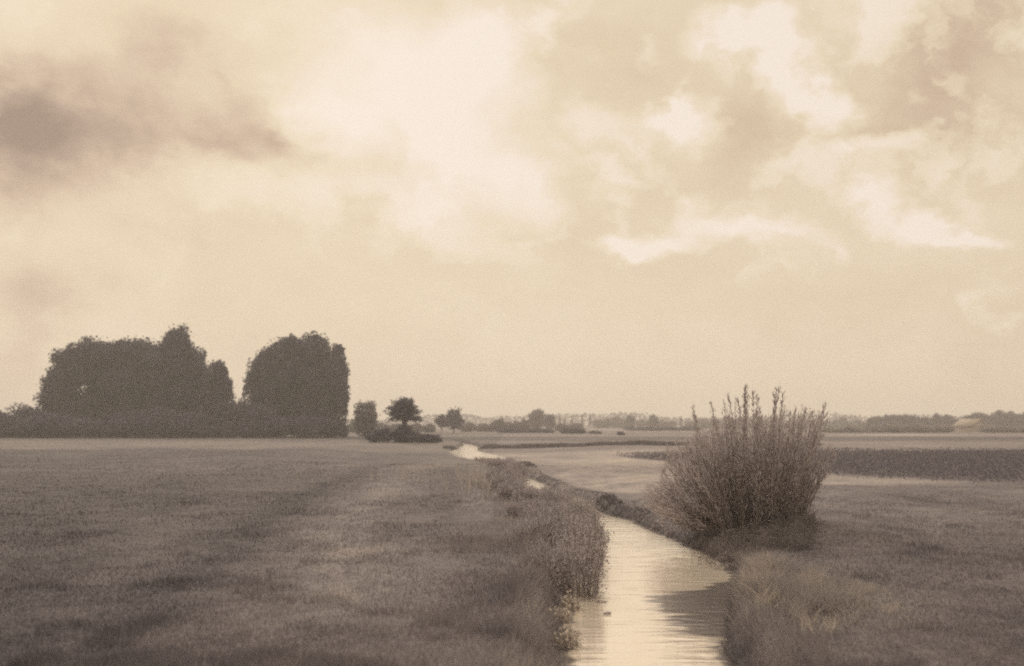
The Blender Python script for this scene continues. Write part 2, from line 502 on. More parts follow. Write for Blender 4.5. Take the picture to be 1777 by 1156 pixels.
# water: one level sheet that fills the channel
m = bpy.data.materials.new('stream_water'); m.use_nodes = True
nt = m.node_tree; p = nt.nodes['Principled BSDF']
p.inputs['Roughness'].default_value = .08
tcn = nd(nt, 'ShaderNodeTexCoord')
wrot = nd(nt, 'ShaderNodeMapping'); wrot.inputs['Rotation'].default_value = (0, 0, math.radians(-14)); wrot.inputs['Scale'].default_value = (.38, 1.25, 1)
nt.links.new(tcn.outputs['Object'], wrot.inputs['Vector']); wv = wrot.outputs[0]
r1 = noise(nt, wv, 2.0, 2, .45, 1.2); r2 = noise(nt, wv, 6.5, 3, .5, .6)
refl_attr = nd(nt, 'ShaderNodeAttribute', attribute_name='tone')
cs = nd(nt, 'ShaderNodeSeparateColor'); nt.links.new(refl_attr.outputs['Color'], cs.inputs[0])
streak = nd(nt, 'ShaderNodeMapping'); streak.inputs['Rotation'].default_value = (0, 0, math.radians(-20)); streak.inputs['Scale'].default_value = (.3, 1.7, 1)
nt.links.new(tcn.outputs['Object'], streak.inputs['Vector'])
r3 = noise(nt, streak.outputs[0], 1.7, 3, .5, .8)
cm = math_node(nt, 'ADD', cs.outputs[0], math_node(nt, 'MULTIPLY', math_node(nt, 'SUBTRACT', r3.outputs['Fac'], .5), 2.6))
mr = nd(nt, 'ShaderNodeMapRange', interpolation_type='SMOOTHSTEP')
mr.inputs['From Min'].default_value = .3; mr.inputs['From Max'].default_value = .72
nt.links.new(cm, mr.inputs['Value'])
# pale base stands in for sky glare; dark mask paints bush and bank reflections
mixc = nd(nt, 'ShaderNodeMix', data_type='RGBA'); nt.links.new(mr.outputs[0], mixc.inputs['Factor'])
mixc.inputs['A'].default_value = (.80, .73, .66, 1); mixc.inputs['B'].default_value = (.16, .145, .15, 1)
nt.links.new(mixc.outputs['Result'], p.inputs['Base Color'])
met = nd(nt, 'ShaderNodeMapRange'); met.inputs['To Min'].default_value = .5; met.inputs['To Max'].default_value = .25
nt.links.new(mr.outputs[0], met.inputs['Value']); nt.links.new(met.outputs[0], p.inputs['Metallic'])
hh = math_node(nt, 'ADD', r1.outputs['Fac'], math_node(nt, 'MULTIPLY', r2.outputs['Fac'], .25))
bp = nd(nt, 'ShaderNodeBump'); bp.inputs['Distance'].default_value = .12; bp.inputs['Strength'].default_value = .16
nt.links.new(hh, bp.inputs['Height']); nt.links.new(bp.outputs[0], p.inputs['Normal'])
wy = np.concatenate([np.arange(-30, 10, 1.0), np.arange(10, 40, .12), np.arange(40, 188, 1.0)])
wl, wr = edges(wy)
k = 40
tt = np.linspace(0, 1, k)[None]
WX = (wl - .35)[:, None] * (1 - tt) + (wr + .35)[:, None] * tt
WY = np.repeat(wy[:, None], k, 1)
dr = wr[:, None] - WX; dl = WX - wl[:, None]
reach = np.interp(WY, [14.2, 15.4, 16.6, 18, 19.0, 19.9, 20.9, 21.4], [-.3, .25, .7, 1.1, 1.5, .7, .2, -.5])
refl_dark = sstep(-.45, .35, reach - dr) * (dr < 3)  # painted dark reflection of the bush on the near right water
refl_dark = np.maximum(refl_dark, sstep(.5, .1, dl) * sstep(20.3, 20.9, WY) * (1 - sstep(23.5, 24.5, WY)))  # painted dark reflection below the left bank herbs
refl_dark = np.maximum(refl_dark, .9 * sstep(.22, .0, np.minimum(dl, dr)))
wid = np.arange(len(wy) * k).reshape(len(wy), k)
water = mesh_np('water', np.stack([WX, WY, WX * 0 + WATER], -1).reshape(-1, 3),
                np.stack([wid[:-1, :-1], wid[:-1, 1:], wid[1:, 1:], wid[1:, :-1]], -1).reshape(-1, 4), m, col=np.repeat(refl_dark.reshape(-1, 1), 3, 1))
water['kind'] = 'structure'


# ------------------------------------------------------------------ grass and other ground cover
def blades(x, y, h, w, col, lean=.45, rng=R, base_dir=None, sink=.02):
    n = len(x)
    z = height(x, y) - sink
    b = np.stack([x, y, z], 1)
    th = rng.random(n) * 2 * math.pi
    side = np.stack([np.cos(th), np.sin(th), 0 * th], 1) * w[:, None] * .5
    ln = rng.normal(size=(n, 2)) * lean
    if base_dir is not None:
        ln = ln + base_dir
    tip = b + np.stack([ln[:, 0] * h, ln[:, 1] * h, h], 1)
    mid = b * .5 + tip * .5 + np.stack([-ln[:, 0] * h, -ln[:, 1] * h, h * .3], 1) * .16
    v = np.stack([b - side, b + side, mid + side * .75, tip, mid - side * .75], 1).reshape(-1, 3)
    i = np.arange(n) * 5
    return v, [np.stack([i, i + 1, i + 2, i + 4], 1), np.stack([i + 4, i + 2, i + 3], 1)], np.repeat(col, 5, 0)


def grass_object(name, x, y, h, w, tn, label, cat, **kw):
    v, f, c = blades(x, y, h, w, sep_tone(tn), **kw)
    o = mesh_np(name, v, f, M_GRASS, col=c)
    o['kind'] = 'stuff'; tag(o, label, cat)
    return o


# short meadow sward: spread so that it thins with distance
n = 430000
py_ = 748 + (1230 - 748) * R.random(n) ** .85
px_ = -330 + 2430 * R.random(n)
gy = F * EYE / (py_ - HY); gx = (px_ - CX) / F * gy
sl, sr = bank_dist(gx, gy)
keep = (np.maximum(sl, sr) > .12) & (dark_field(gx, gy) < .5)
gx, gy, sl, sr = gx[keep], gy[keep], sl[keep], sr[keep]
mown = sstep(31, 44, gy) * (sr > sl)
patch = fbm(gx * .5, gy * .35, 51, 3)
nearbank = 1 - sstep(.3, 2.2, np.maximum(sl, sr))
h = (.025 + (.055 + .09 * nearbank) * R.random(len(gx)) ** 1.5) * (.5 + patch) * (1 - .3 * mown) * (1 + sstep(25, 70, gy) * .5) * (1 - .75 * hollow_at(gx, gy))
h = h * (1 + 1.0 * sstep(.58, .74, fbm(gx * 1.1, gy * .9, 53, 3)) * (1 - mown) * (1 - sstep(25, 45, gy)))
h = h * (1 - .6 * ((gy > 38) & (gy < 64) & (np.maximum(sl, sr) < 3)))
w = np.maximum(.006, gy * .00062) * (.7 + .6 * R.random(len(gx)))
grass_object('meadow_grass', gx, gy, h, w, tone(gx, gy) * 1.12, 'short brown meadow grass covering both sides of the stream', 'grass')

# long grass hanging over the banks
n = 26000
gy = 8.5 + 79 * R.random(n) ** 1.75
xl, xr = edges(gy)
sd = R.random(n) < .5
s = .05 + .75 * R.random(n) ** 1.6
gx = np.where(sd, xl - s, xr + s)
h = (.12 + .28 * R.random(n)) * (.55 + .9 * fbm(gx * .8, gy * .5, 61, 2)) * np.where(sd, 1.15 - .6 * (1 - sstep(18.5, 22, gy)), np.where((gy > 21) & (gy < 37), .3, .7)) * np.where((gy > 40) & (gy < 64), .3, 1.0)
w = np.maximum(.008, gy * .0006) * (.7 + .6 * R.random(n))
bd = np.stack([np.where(sd, .35, -.3), 0 * gx], 1)
grass_object('bank_grass', gx, gy, h, w, np.clip(tone(gx, gy) * np.where(sd, 1.55, np.where(gy > 33, .6, 1.3)), .06, .5), 'long grass hanging over both stream banks', 'grass', lean=.4, base_dir=bd)

# pale feathery stalks in the meadow beside the upper stream, and the bleached patch by the right bank
n = 700
gx = np.concatenate([R.normal(-3.6, 2.6, n), R.normal(-1.4, .8, n // 2)])
gy = np.concatenate([R.uniform(42, 78, n), R.uniform(36, 60, n // 2)])
sl, sr = bank_dist(gx, gy); kp = sl > .1; gx, gy = gx[kp], gy[kp]
h = R.uniform(.35, .95, len(gx)); w = R.uniform(.012, .028, len(gx))
h = np.minimum(h, EYE - 66 * gy / F); kp = h > .12; gx, gy, h, w = gx[kp], gy[kp], h[kp], w[kp]
grass_object('tall_meadow_stalks', gx, gy, h, w, R.uniform(.2, .42, len(gx)), 'pale tall seed stalks standing left of the upper stream', 'grass', lean=.28)
n = 17000
gx = np.concatenate([R.normal(3.95, .45, n), R.normal(4.9, .8, n // 2)])
gy = np.concatenate([R.normal(17.2, 1.8, n), R.normal(17, 1.8, n // 2)])
sl, sr = bank_dist(gx, gy); kp = (sr > .15) & (gy < 22.5) & (gy > 13); gx, gy = gx[kp], gy[kp]
clump = sstep(.35, .62, fbm(gx * 1.9, gy * 1.3, 73, 3)); kp = R.random(len(gx)) < .12 + clump; gx, gy, clump = gx[kp], gy[kp], clump[kp]
h = R.uniform(.1, .42, len(gx)) * (.4 + .8 * clump) * np.exp(-((gx - 4.0) / 1.15) ** 2); w = R.uniform(.006, .014, len(gx))
tn = np.clip(.33 * (.45 + 1.1 * fbm(gx * 2, gy * 1.2, 71, 3)), .13, .5)
grass_object('bleached_grass', gx, gy, h, w, tn, 'bleached tufted grass on the right bank in the foreground', 'grass', lean=.6)

# softer, longer meadow grass that runs up to the herbs of the left bank
n = 9000
gy = 21 + 28 * R.random(n) ** 1.3
gx = edges(gy)[0] - .3 - 2.6 * R.random(n) ** 1.4
h = R.uniform(.08, .26, n) * (.3 + 1.1 * fbm(gx * 1.2, gy * .7, 64, 2)); w = np.maximum(.008, gy * .0005)
grass_object('long_meadow_grass', gx, gy, h, w, np.clip(tone(gx, gy) * 1.6, .1, .5), 'longer soft grass between the left meadow and the bank herbs', 'grass', lean=.45)

# the field of low dark crops, its ragged top against the pale strip behind
n = 130000
gx = R.uniform(8.3, 75, n); gy = 45 + 53 * R.random(n)
nz_ = fbm(gx * .22, gy * .14, 21, 4) - .5
kp = dark_field(gx, gy, nz_) > R.random(n) * .9 + .05; gx, gy = gx[kp], gy[kp]
hz = R.random(len(gx)) * .36 * (.4 + 1.1 * fbm(gx * .5, gy * .3, 81, 3))
cv, cf = leaf_quads(np.stack([gx, gy, height(gx, gy) + hz], 1), .13, .5)
o = mesh_np('dark_crop', cv, cf, M_CROP); o['kind'] = 'stuff'
tag(o, 'low dark leafy crop in the field right of the willow bush', 'crop')


# ------------------------------------------------------------------ trees and shrubs
def crown_points(blobs, leaf, cover=2.3, rng=R, clump=(.22, .40), nclump=26):
    out = []
    for (cx, cy, cz, rx, ry, rz) in blobs:
        rr = np.array([rx, ry, rz]); c = np.array([cx, cy, cz])
        tot = int(cover * 4 * math.pi * (rx * ry * rz) ** (2 / 3) / leaf ** 2) + 30
        k = nclump
        d = rand_dirs(k, rng)
        cc = d * (.55 + .42 * rng.random((k, 1)))
        cr = rng.uniform(*clump, size=k)
        which = rng.choice(k, size=int(tot * .75), p=cr ** 2 / (cr ** 2).sum())
        q = rand_dirs(len(which), rng) * rng.random((len(which), 1)) ** .4 * cr[which][:, None]
        pts = cc[which] + q
        inner = rand_dirs(int(tot * .8), rng) * (.86 * rng.random((int(tot * .8), 1)) ** .33)
        stray = rand_dirs(int(tot * .03), rng) * (1.0 + .13 * rng.random((int(tot * .03), 1)))      # loose sprays round the rim
        out.append(c + np.concatenate([pts, inner, stray]) * rr)
    return np.concatenate(out)


def tree(name, Y, blobs, label, cat='tree', group=None, base_py=None, leaf=.4, mat=M_TREE, cover=2.3, trunk_r=None, ground_clip=True,
         depth=1.0, part='crown', base_px=None, clump=(.22, .40), nclump=26):
    """blobs: (px, py, rx, ry) of the crown masses in photograph measure at distance Y"""
    k = Y / F
    bx = (np.mean([b[0] for b in blobs]) if base_px is None else base_px)
    x0 = (bx - CX) * k
    z0 = float(height(np.array([x0]), np.array([float(Y)]))[0]) - .05
    t = thing(name, (x0, Y, z0), label, cat, group)
    bl = []
    for b in blobs:
        if name == 'hedge_shrub':
            q = R.uniform(.6, 1.3)
            b = (b[0], b[1] + (1 - q) * b[3] * .6, b[2] * 1.1, b[3] * q)
        pnt = up(b[0], b[1], Y)
        bl.append((pnt[0] - x0, R.uniform(-.25, .25) * b[2] * k, pnt[2] - z0, b[2] * k, max(b[2], b[3]) * k * depth, b[3] * k))
    P = crown_points(bl, leaf, cover, clump=clump, nclump=nclump)
    if ground_clip:
        P[:, 2] = np.where(P[:, 2] < .05, .05 + R.random(len(P)) * .8, P[:, 2])
    v, f = leaf_quads(P, leaf, .75)
    mesh_np(part, v, f, mat, t)
    top = max(b[2] for b in bl)
    r0 = trunk_r or max(.05, top * .035)
    bag = Bag()
    lean = R.uniform(-.04, .04, 2) * top
    hs = np.linspace(0, 1, 7)
    path = np.stack([lean[0] * hs ** 2, lean[1] * hs, hs * top * .9], 1)
    bag.add(*tube(path, r0 * (1.25 - .95 * hs) + .25 * r0 * (hs == 0), 8))
    for (cx, cy, cz, rx, ry, rz) in bl:
        s = path[2] * .6 + path[3] * .4
        s = s * min(1, cz * .8 / max(s[2], .01))
        e = np.array([cx, cy, cz + .4 * rz])
        hs2 = np.linspace(0, 1, 5)[:, None]
        lp = s + (e - s) * hs2 + np.array([0, 0, .12 * top]) * (hs2 * (1 - hs2))
        bag.add(*tube(lp, r0 * np.linspace(.5, .1, 5), 5))
        for q in range(3):
            e2 = e + rand_dirs(1)[0] * np.array([rx, ry, rz]) * .75
            e2[2] = max(e2[2], .3)
            bag.add(*tube([lp[2], (lp[2] + e2) / 2 + np.array([0, 0, .05 * top]), e2], [r0 * .25, r0 * .15, r0 * .05], 4))
    bag.build('trunk', M_BARK, t, smooth=True)
    return t


G1 = 'big trees of the grove on the left'
YG = 207
tree('broadleaf_tree', YG + 4, [(106, 690, 37, 46), (128, 640, 36, 42), (98, 668, 24, 30), (122, 725, 46, 40), (155, 614, 30, 26)],
     'dark broadleaf tree at the left end of the grove, sloping down to the hedge', group=G1, nclump=38, cover=3.2, clump=(.18, .34))
tree('broadleaf_tree', YG + 10, [(172, 622, 40, 36), (190, 660, 50, 48), (175, 710, 60, 45)],
     'dark broad tree in the grove, second from its left end', group=G1, nclump=38, cover=3.2, clump=(.18, .34))
tree('broadleaf_tree', YG + 6, [(240, 624, 44, 38), (262, 630, 32, 38), (235, 670, 54, 52), (245, 715, 60, 45), (215, 610, 24, 22)],
     'dark flat-topped tree standing just left of the tallest grove tree', group=G1, nclump=38, cover=3.2, clump=(.18, .34))
tree('broadleaf_tree', YG, [(308, 595, 27, 29), (304, 624, 36, 36), (300, 640, 44, 40), (315, 690, 52, 50), (300, 725, 55, 35), (335, 640, 24, 40), (352, 668, 24, 34), (350, 715, 36, 36)],
     'tallest dark tree of the grove with a round knob of a top', group=G1, nclump=38, cover=3.2, clump=(.18, .34))
tree('broadleaf_tree', YG - 3, [(378, 650, 21, 25), (388, 676, 16, 22), (372, 690, 30, 32), (370, 725, 38, 35), (396, 668, 9, 12)],
     'lower ragged tree at the right end of the left clump of the grove', group=G1, nclump=38, cover=3.2, clump=(.18, .34))
tree('broadleaf_tree', YG + 3, [(488, 624, 36, 38), (462, 642, 30, 36), (446, 668, 25, 30), (478, 690, 50, 40), (480, 728, 52, 34), (510, 606, 26, 26), (516, 650, 40, 48), (515, 700, 44, 46)],
     'dark round tree on the left half of the right-hand grove clump', group=G1, nclump=38, cover=3.2, clump=(.18, .34))
tree('broadleaf_tree', YG, [(548, 612, 30, 36), (560, 660, 44, 44), (552, 702, 46, 40), (558, 733, 42, 26), (587, 652, 19, 42), (586, 609, 13, 12), (593, 690, 13, 34)],
     'dark tree at the right end of the grove with a loose tuft on its shoulder', group=G1, nclump=36, cover=3.0, clump=(.16, .32))
G2 = 'low shrubs under and beside the grove'
tree('hedge_shrub', 193, [(412, 708, 30, 38), (440, 725, 34, 34)], 'dark shrub filling the gap between the two grove clumps', 'shrub', G2, part='foliage')
tree('hedge_shrub', 196, [(40, 738, 55, 26), (-30, 738, 60, 27), (0, 740, 50, 26)], 'dark low hedge at the left edge beside the grove', 'hedge', G2, part='foliage')
tree('hedge_shrub', 192, [(150, 738, 55, 22), (90, 738, 45, 24)], 'dark shrub at the foot of the grove near its left end', 'shrub', G2, part='foliage')
tree('hedge_shrub', 192, [(260, 738, 60, 22), (330, 740, 50, 20)], 'dark shrub at the foot of the tallest grove tree', 'shrub', G2, part='foliage')
tree('hedge_shrub', 191, [(520, 740, 50, 20), (570, 741, 30, 18)], 'dark shrub at the foot of the right-hand grove clump', 'shrub', G2, part='foliage')

for px, lab in [(95, 'dark undergrowth shrub at the far left foot of the grove'), (205, 'dark undergrowth shrub between the second and third grove trees'),
                (385, 'dark undergrowth shrub under the lower ragged grove tree'), (425, 'dark undergrowth shrub filling the foot of the gap in the grove'),
                (470, 'dark undergrowth shrub at the left foot of the right-hand grove clump'), (592, 'dark undergrowth shrub at the right end of the grove')]:
    wd = 38 if px < 590 else 12
    tree('hedge_shrub', 190, [(px - wd * .4, 748, wd * .7, 11), (px + wd * .4, 747, wd * .7, 12), (px, 744, wd * .6, 14)], lab, 'shrub', G2, part='foliage', cover=3)

tree('round_tree', 195, [(634, 718, 24, 22), (634, 736, 22, 20)], 'small grey dome-shaped tree between the grove and the pollard willow', 'tree', leaf=.32, mat=M_FAR)


def pollard():
    Y = 148; k = Y / F
    b = up(702, 766, Y)
    t = thing('pollard_willow', (b[0], Y, -.05), 'pollard willow with a spiky broom of branches on a short trunk', 'tree')
    bag = Bag(); top = np.array([0, 0, 3.3])
    bag.add(*tube([(0, 0, 0), (.05, 0, 1.2), (0, .05, 2.4), top, top + [0, 0, .4]], [.42, .34, .34, .46, .25], 9))
    bag.build('trunk', M_BARK, t, smooth=True)
    br = Bag(); pts, alo = [], []
    for i in range(150):
        th = R.uniform(0, 2 * math.pi); ph = R.uniform(-.25, 1.5)
        d = np.array([math.cos(th) * math.cos(ph), math.sin(th) * math.cos(ph), math.sin(ph)])
        L = R.uniform(1.9, 2.95) * (1 if ph > .15 else .95) * (1 - .18 * max(0, ph - .9))
        hs = np.linspace(0, 1, 5)[:, None]
        p_ = top + d * L * hs + np.array([0, 0, .5]) * hs * (1 - hs * .9)
        br.add(*tube(p_, [.05, .04, .03, .02, .01], 4))
        s = R.random(60) ** .6
        q = top + d * L * s[:, None] + np.array([0, 0, .5]) * (s * (1 - s * .9))[:, None] + R.normal(size=(60, 3)) * .14
        pts.append(q); alo.append(np.repeat(d[None], 60, 0))
    br.build('branches', M_BARK, t)
    v, f = leaf_quads(np.concatenate(pts), .26, .5, np.concatenate(alo), jitter=.5)
    mesh_np('crown', v, f, M_TREE, t)


pollard()
G3 = 'low dark bushes round the foot of the pollard willow'
tree('low_bush', 147, [(668, 756, 24, 12), (648, 760, 16, 8)], 'low dark bush left of the pollard willow trunk', 'bush', G3, leaf=.26, part='foliage')
tree('low_bush', 147, [(700, 752, 17, 18), (706, 758, 26, 11)], 'dark bush right in front of the pollard willow trunk', 'bush', G3, leaf=.26, part='foliage')
tree('low_bush', 146, [(735, 760, 26, 8), (755, 763, 14, 5)], 'low flat dark bush right of the pollard willow trunk', 'bush', G3, leaf=.26, part='foliage')

G4 = 'trees on the far plain left of the willow bush'
tree('far_tree', 270, [(788, 722, 14, 15), (787, 734, 17, 14)], 'dark pointed tree right of the pollard willow', 'tree', G4, leaf=.4, mat=M_TREE)
tree('far_tree', 272, [(766, 732, 12, 12)], 'small round tree touching the pointed tree right of the pollard willow', 'tree', G4, leaf=.4, mat=M_TREE)
tree('far_tree', 420, [(932, 722, 15, 13), (930, 735, 17, 12)], 'largest rounded tree on the far plain at the middle of the photo', 'tree', G4, leaf=.45)
tree('far_tree', 415, [(954, 728, 10, 10), (954, 737, 12, 10)], 'dark tree leaning against the largest far tree from the right', 'tree', G4, leaf=.45)
tree('far_tree', 520, [(1094, 728, 10, 8), (1094, 737, 9, 8)], 'dark flat-headed far tree, first of two left of the willow bush', 'tree', G4, leaf=.5)
tree('far_tree', 520, [(1134, 729, 10, 9), (1134, 738, 12, 7)], 'dark domed far tree nearest the willow bush on its left', 'tree', G4, leaf=.5)
ORD = ['first', 'second', 'third', 'fourth', 'fifth', 'sixth', 'seventh', 'eighth', 'ninth', 'tenth', 'eleventh', 'twelfth', 'thirteenth',
       'fourteenth', 'fifteenth', 'sixteenth', 'seventeenth', 'eighteenth', 'nineteenth', 'twentieth', 'twenty-first', 'twenty-second', 'twenty-third',
       'twenty-fourth', 'twenty-fifth', 'twenty-sixth']

# pointed little conifers
G5 = 'little conifers right of the largest far tree'
for i, (px, top, wd) in enumerate([(971, 723, 5), (980, 725, 5), (992, 727, 6), (1010, 720, 5), (1024, 722, 7), (1182, 722, 5)]):
    Y = 560; k = Y / F
    x0 = (px - CX) * k; H = EYE + (HY - top) * k + .1
    lab = ('small pointed conifer on the far plain, %s from the largest far tree' % ORD[i]) if i < 5 else 'single pointed conifer just left of the willow bush on the skyline'
    t = thing('conifer', (x0, Y, -.1), lab, 'tree', G5)
    n = 420
    s = R.random(n) ** .8
    rad = wd * k * (1 - s) * (.75 + .35 * np.sin(s * 26)) + .12
    th = R.random(n) * 2 * math.pi
    rr = rad * R.random(n) ** .4
    P = np.stack([np.cos(th) * rr, np.sin(th) * rr, .6 + s * (H - .6)], 1)
    v, f = leaf_quads(P, .5, .6); mesh_np('crown', v, f, M_FAR, t)
    vv, ff = tube([(0, 0, 0), (0, 0, H * .5), (0, 0, H)], [.16, .1, .02], 6); mesh_np('trunk', vv, ff, M_BARK, t)

G6 = 'shrubs in the far row left of the willow bush'
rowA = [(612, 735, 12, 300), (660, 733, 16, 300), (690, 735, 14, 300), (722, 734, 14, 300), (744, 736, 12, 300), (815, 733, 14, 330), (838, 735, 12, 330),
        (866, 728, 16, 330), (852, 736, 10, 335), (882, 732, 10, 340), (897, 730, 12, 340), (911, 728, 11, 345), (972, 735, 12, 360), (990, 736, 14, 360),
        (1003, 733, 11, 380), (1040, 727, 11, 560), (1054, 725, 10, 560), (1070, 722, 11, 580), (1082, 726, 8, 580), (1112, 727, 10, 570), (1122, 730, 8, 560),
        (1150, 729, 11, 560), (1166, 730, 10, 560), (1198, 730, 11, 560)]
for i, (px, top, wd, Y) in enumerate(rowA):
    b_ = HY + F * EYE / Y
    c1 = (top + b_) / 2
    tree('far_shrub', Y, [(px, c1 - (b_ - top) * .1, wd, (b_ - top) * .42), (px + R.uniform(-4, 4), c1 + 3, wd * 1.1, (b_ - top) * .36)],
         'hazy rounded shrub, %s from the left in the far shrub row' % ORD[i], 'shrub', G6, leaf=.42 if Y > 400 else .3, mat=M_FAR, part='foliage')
G7 = 'dark thickets at the foot of the far row'
for i, (px, top, wd, Y) in enumerate([(876, 742, 20, 285), (905, 743, 22, 290), (935, 743, 22, 290), (985, 743, 18, 270), (1000, 744, 14, 270), (1030, 748, 12, 262),
                                      (1100, 741, 20, 380), (1130, 741, 22, 380), (1165, 741, 20, 380), (1195, 740, 18, 380), (1076, 749, 7, 235)]):
    b_ = HY + F * EYE / Y
    tree('thicket', Y, [(px, (top + b_) / 2, wd, (b_ - top) * .5), (px + wd * .7, (top + b_) / 2 + 1, wd * .6, (b_ - top) * .4)],
         'low dark thicket at the foot of the far row, %s from the left' % ORD[i], 'thicket', G7, leaf=.3, mat=M_TREE, part='foliage')
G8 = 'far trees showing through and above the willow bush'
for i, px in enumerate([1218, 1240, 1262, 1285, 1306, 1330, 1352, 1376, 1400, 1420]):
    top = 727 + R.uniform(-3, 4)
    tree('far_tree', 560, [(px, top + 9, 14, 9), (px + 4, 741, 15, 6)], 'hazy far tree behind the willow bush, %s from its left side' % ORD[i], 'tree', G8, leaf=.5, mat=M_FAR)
G9 = 'dark trees of the wood at the right'
rowB = [(1440, 731, 14), (1455, 728, 8), (1464, 724, 6), (1476, 732, 10), (1487, 729, 9), (1505, 733, 10), (1520, 722, 12), (1533, 725, 9), (1544, 719, 11), (1560, 720, 11),
        (1574, 719, 11), (1588, 722, 10), (1606, 724, 10), (1625, 718, 7), (1644, 720, 12), (1660, 727, 9), (1672, 725, 9), (1682, 721, 9), (1697, 715, 13),
        (1714, 720, 10), (1733, 715, 14), (1755, 716, 13), (1778, 717, 13), (1802, 718, 14), (1830, 717, 14), (1860, 719, 15)]
for i, (px, top, wd) in enumerate(rowB):
    Y = 470 if i > 5 else 600
    b_ = HY + F * EYE / Y
    tree('wood_tree', Y, [(px, top + (b_ - top) * .36, wd * 1.3, (b_ - top) * .38), (px + R.uniform(-3, 3), top + (b_ - top) * .66, wd * 1.6, (b_ - top) * .38)],
         'dark tree of the far wood right of the willow bush, %s from the left' % ORD[i], 'tree', G9, leaf=.55, mat=M_TREE, cover=3)
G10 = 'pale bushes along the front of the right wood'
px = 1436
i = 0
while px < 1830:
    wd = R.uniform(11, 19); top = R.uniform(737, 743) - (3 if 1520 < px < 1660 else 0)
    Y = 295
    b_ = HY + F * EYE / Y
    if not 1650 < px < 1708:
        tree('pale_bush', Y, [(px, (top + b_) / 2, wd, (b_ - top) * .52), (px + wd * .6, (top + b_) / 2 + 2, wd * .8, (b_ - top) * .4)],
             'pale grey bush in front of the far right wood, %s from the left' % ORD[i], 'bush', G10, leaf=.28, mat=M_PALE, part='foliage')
        i += 1
    px += wd * 1.25


# the mass of woods on the horizon: nobody could count it
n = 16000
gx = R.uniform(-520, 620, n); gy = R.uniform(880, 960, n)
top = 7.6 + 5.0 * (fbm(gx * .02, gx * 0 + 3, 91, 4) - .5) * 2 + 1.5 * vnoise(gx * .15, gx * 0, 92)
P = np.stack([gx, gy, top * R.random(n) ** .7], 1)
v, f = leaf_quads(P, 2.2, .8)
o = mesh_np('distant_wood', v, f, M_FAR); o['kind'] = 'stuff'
tag(o, 'hazy wood along the horizon behind the far trees', 'wood')

# dark reeds in the ditch that crosses the plain behind the mown meadow
n = 14000
gx = R.uniform(-8, 36, n); gy = 128 + 3.5 * (fbm(gx * .1, gx * 0, 95, 3) - .5) * 2 + R.normal(0, 1.2, n) + .03 * gx
h = R.uniform(.1, .55, n) * (.4 + fbm(gx * .4, gy * .2, 96, 2)); w = R.uniform(.08, .16, n)
grass_object('ditch_reeds', gx, gy, h, w, R.uniform(.1, .18, n), 'dark reeds in the ditch across the plain beyond the mown meadow', 'reeds', lean=.3)


def barn():
    Y = 318; k = Y / F
    xc = (1684 - CX) * k
    t = thing('barn', (xc, Y, -.05), 'small pale gabled barn in front of the dark far right wood', 'barn')
    t.rotation_euler = (0, 0, math.radians(24))
    W, L, H, RH = 2.6, 3.4, 2.0, 3.7        # half width, half length, eaves, ridge
    v = [(-W, -L, 0), (W, -L, 0), (W, -L, H), (0, -L, RH - .12), (-W, -L, H), (-W, L, 0), (W, L, 0), (W, L, H), (0, L, RH - .12), (-W, L, H)]
    b = Bag()
    b.add(np.array(v, float), np.array([(0, 1, 2, 4), (5, 9, 7, 6), (0, 4, 9, 5), (1, 6, 7, 2)]))
    b.add(np.array(v, float), np.array([(4, 2, 3), (9, 8, 7)]))
    b.build('wall', M_WALL, t)
    rb = Bag()
    for s in (-1, 1):
        e = np.array([s * (W + .45), H - .28]); rg = np.array([0, RH]); th = np.array([s * .1, .2])
        q = [(e[0], -L - .3, e[1]), (rg[0], -L - .3, rg[1]), (rg[0], L + .3, rg[1]), (e[0], L + .3, e[1])]
        q2 = [(a[0] + th[0] * (abs(a[0]) > .1), a[1], a[2] + th[1]) for a in q]
        V = np.array(q + q2, float)
        rb.add(V, np.array([(0, 1, 2, 3), (4, 7, 6, 5), (0, 4, 5, 1), (2, 6, 7, 3), (0, 3, 7, 4)]))
    rb.build('roof', M_THATCH, t)
    V = np.array([(-.8, -L - .05, 0), (.8, -L - .05, 0), (.8, -L - .05, 1.8), (-.8, -L - .05, 1.8), (-.8, -L + .05, 0), (.8, -L + .05, 0), (.8, -L + .05, 1.8), (-.8, -L + .05, 1.8)])
    mesh_np('door', V, np.array([(0, 1, 2, 3), (4, 7, 6, 5), (0, 4, 5, 1), (1, 5, 6, 2), (2, 6, 7, 3), (3, 7, 4, 0)]), M_DOOR, t)


barn()


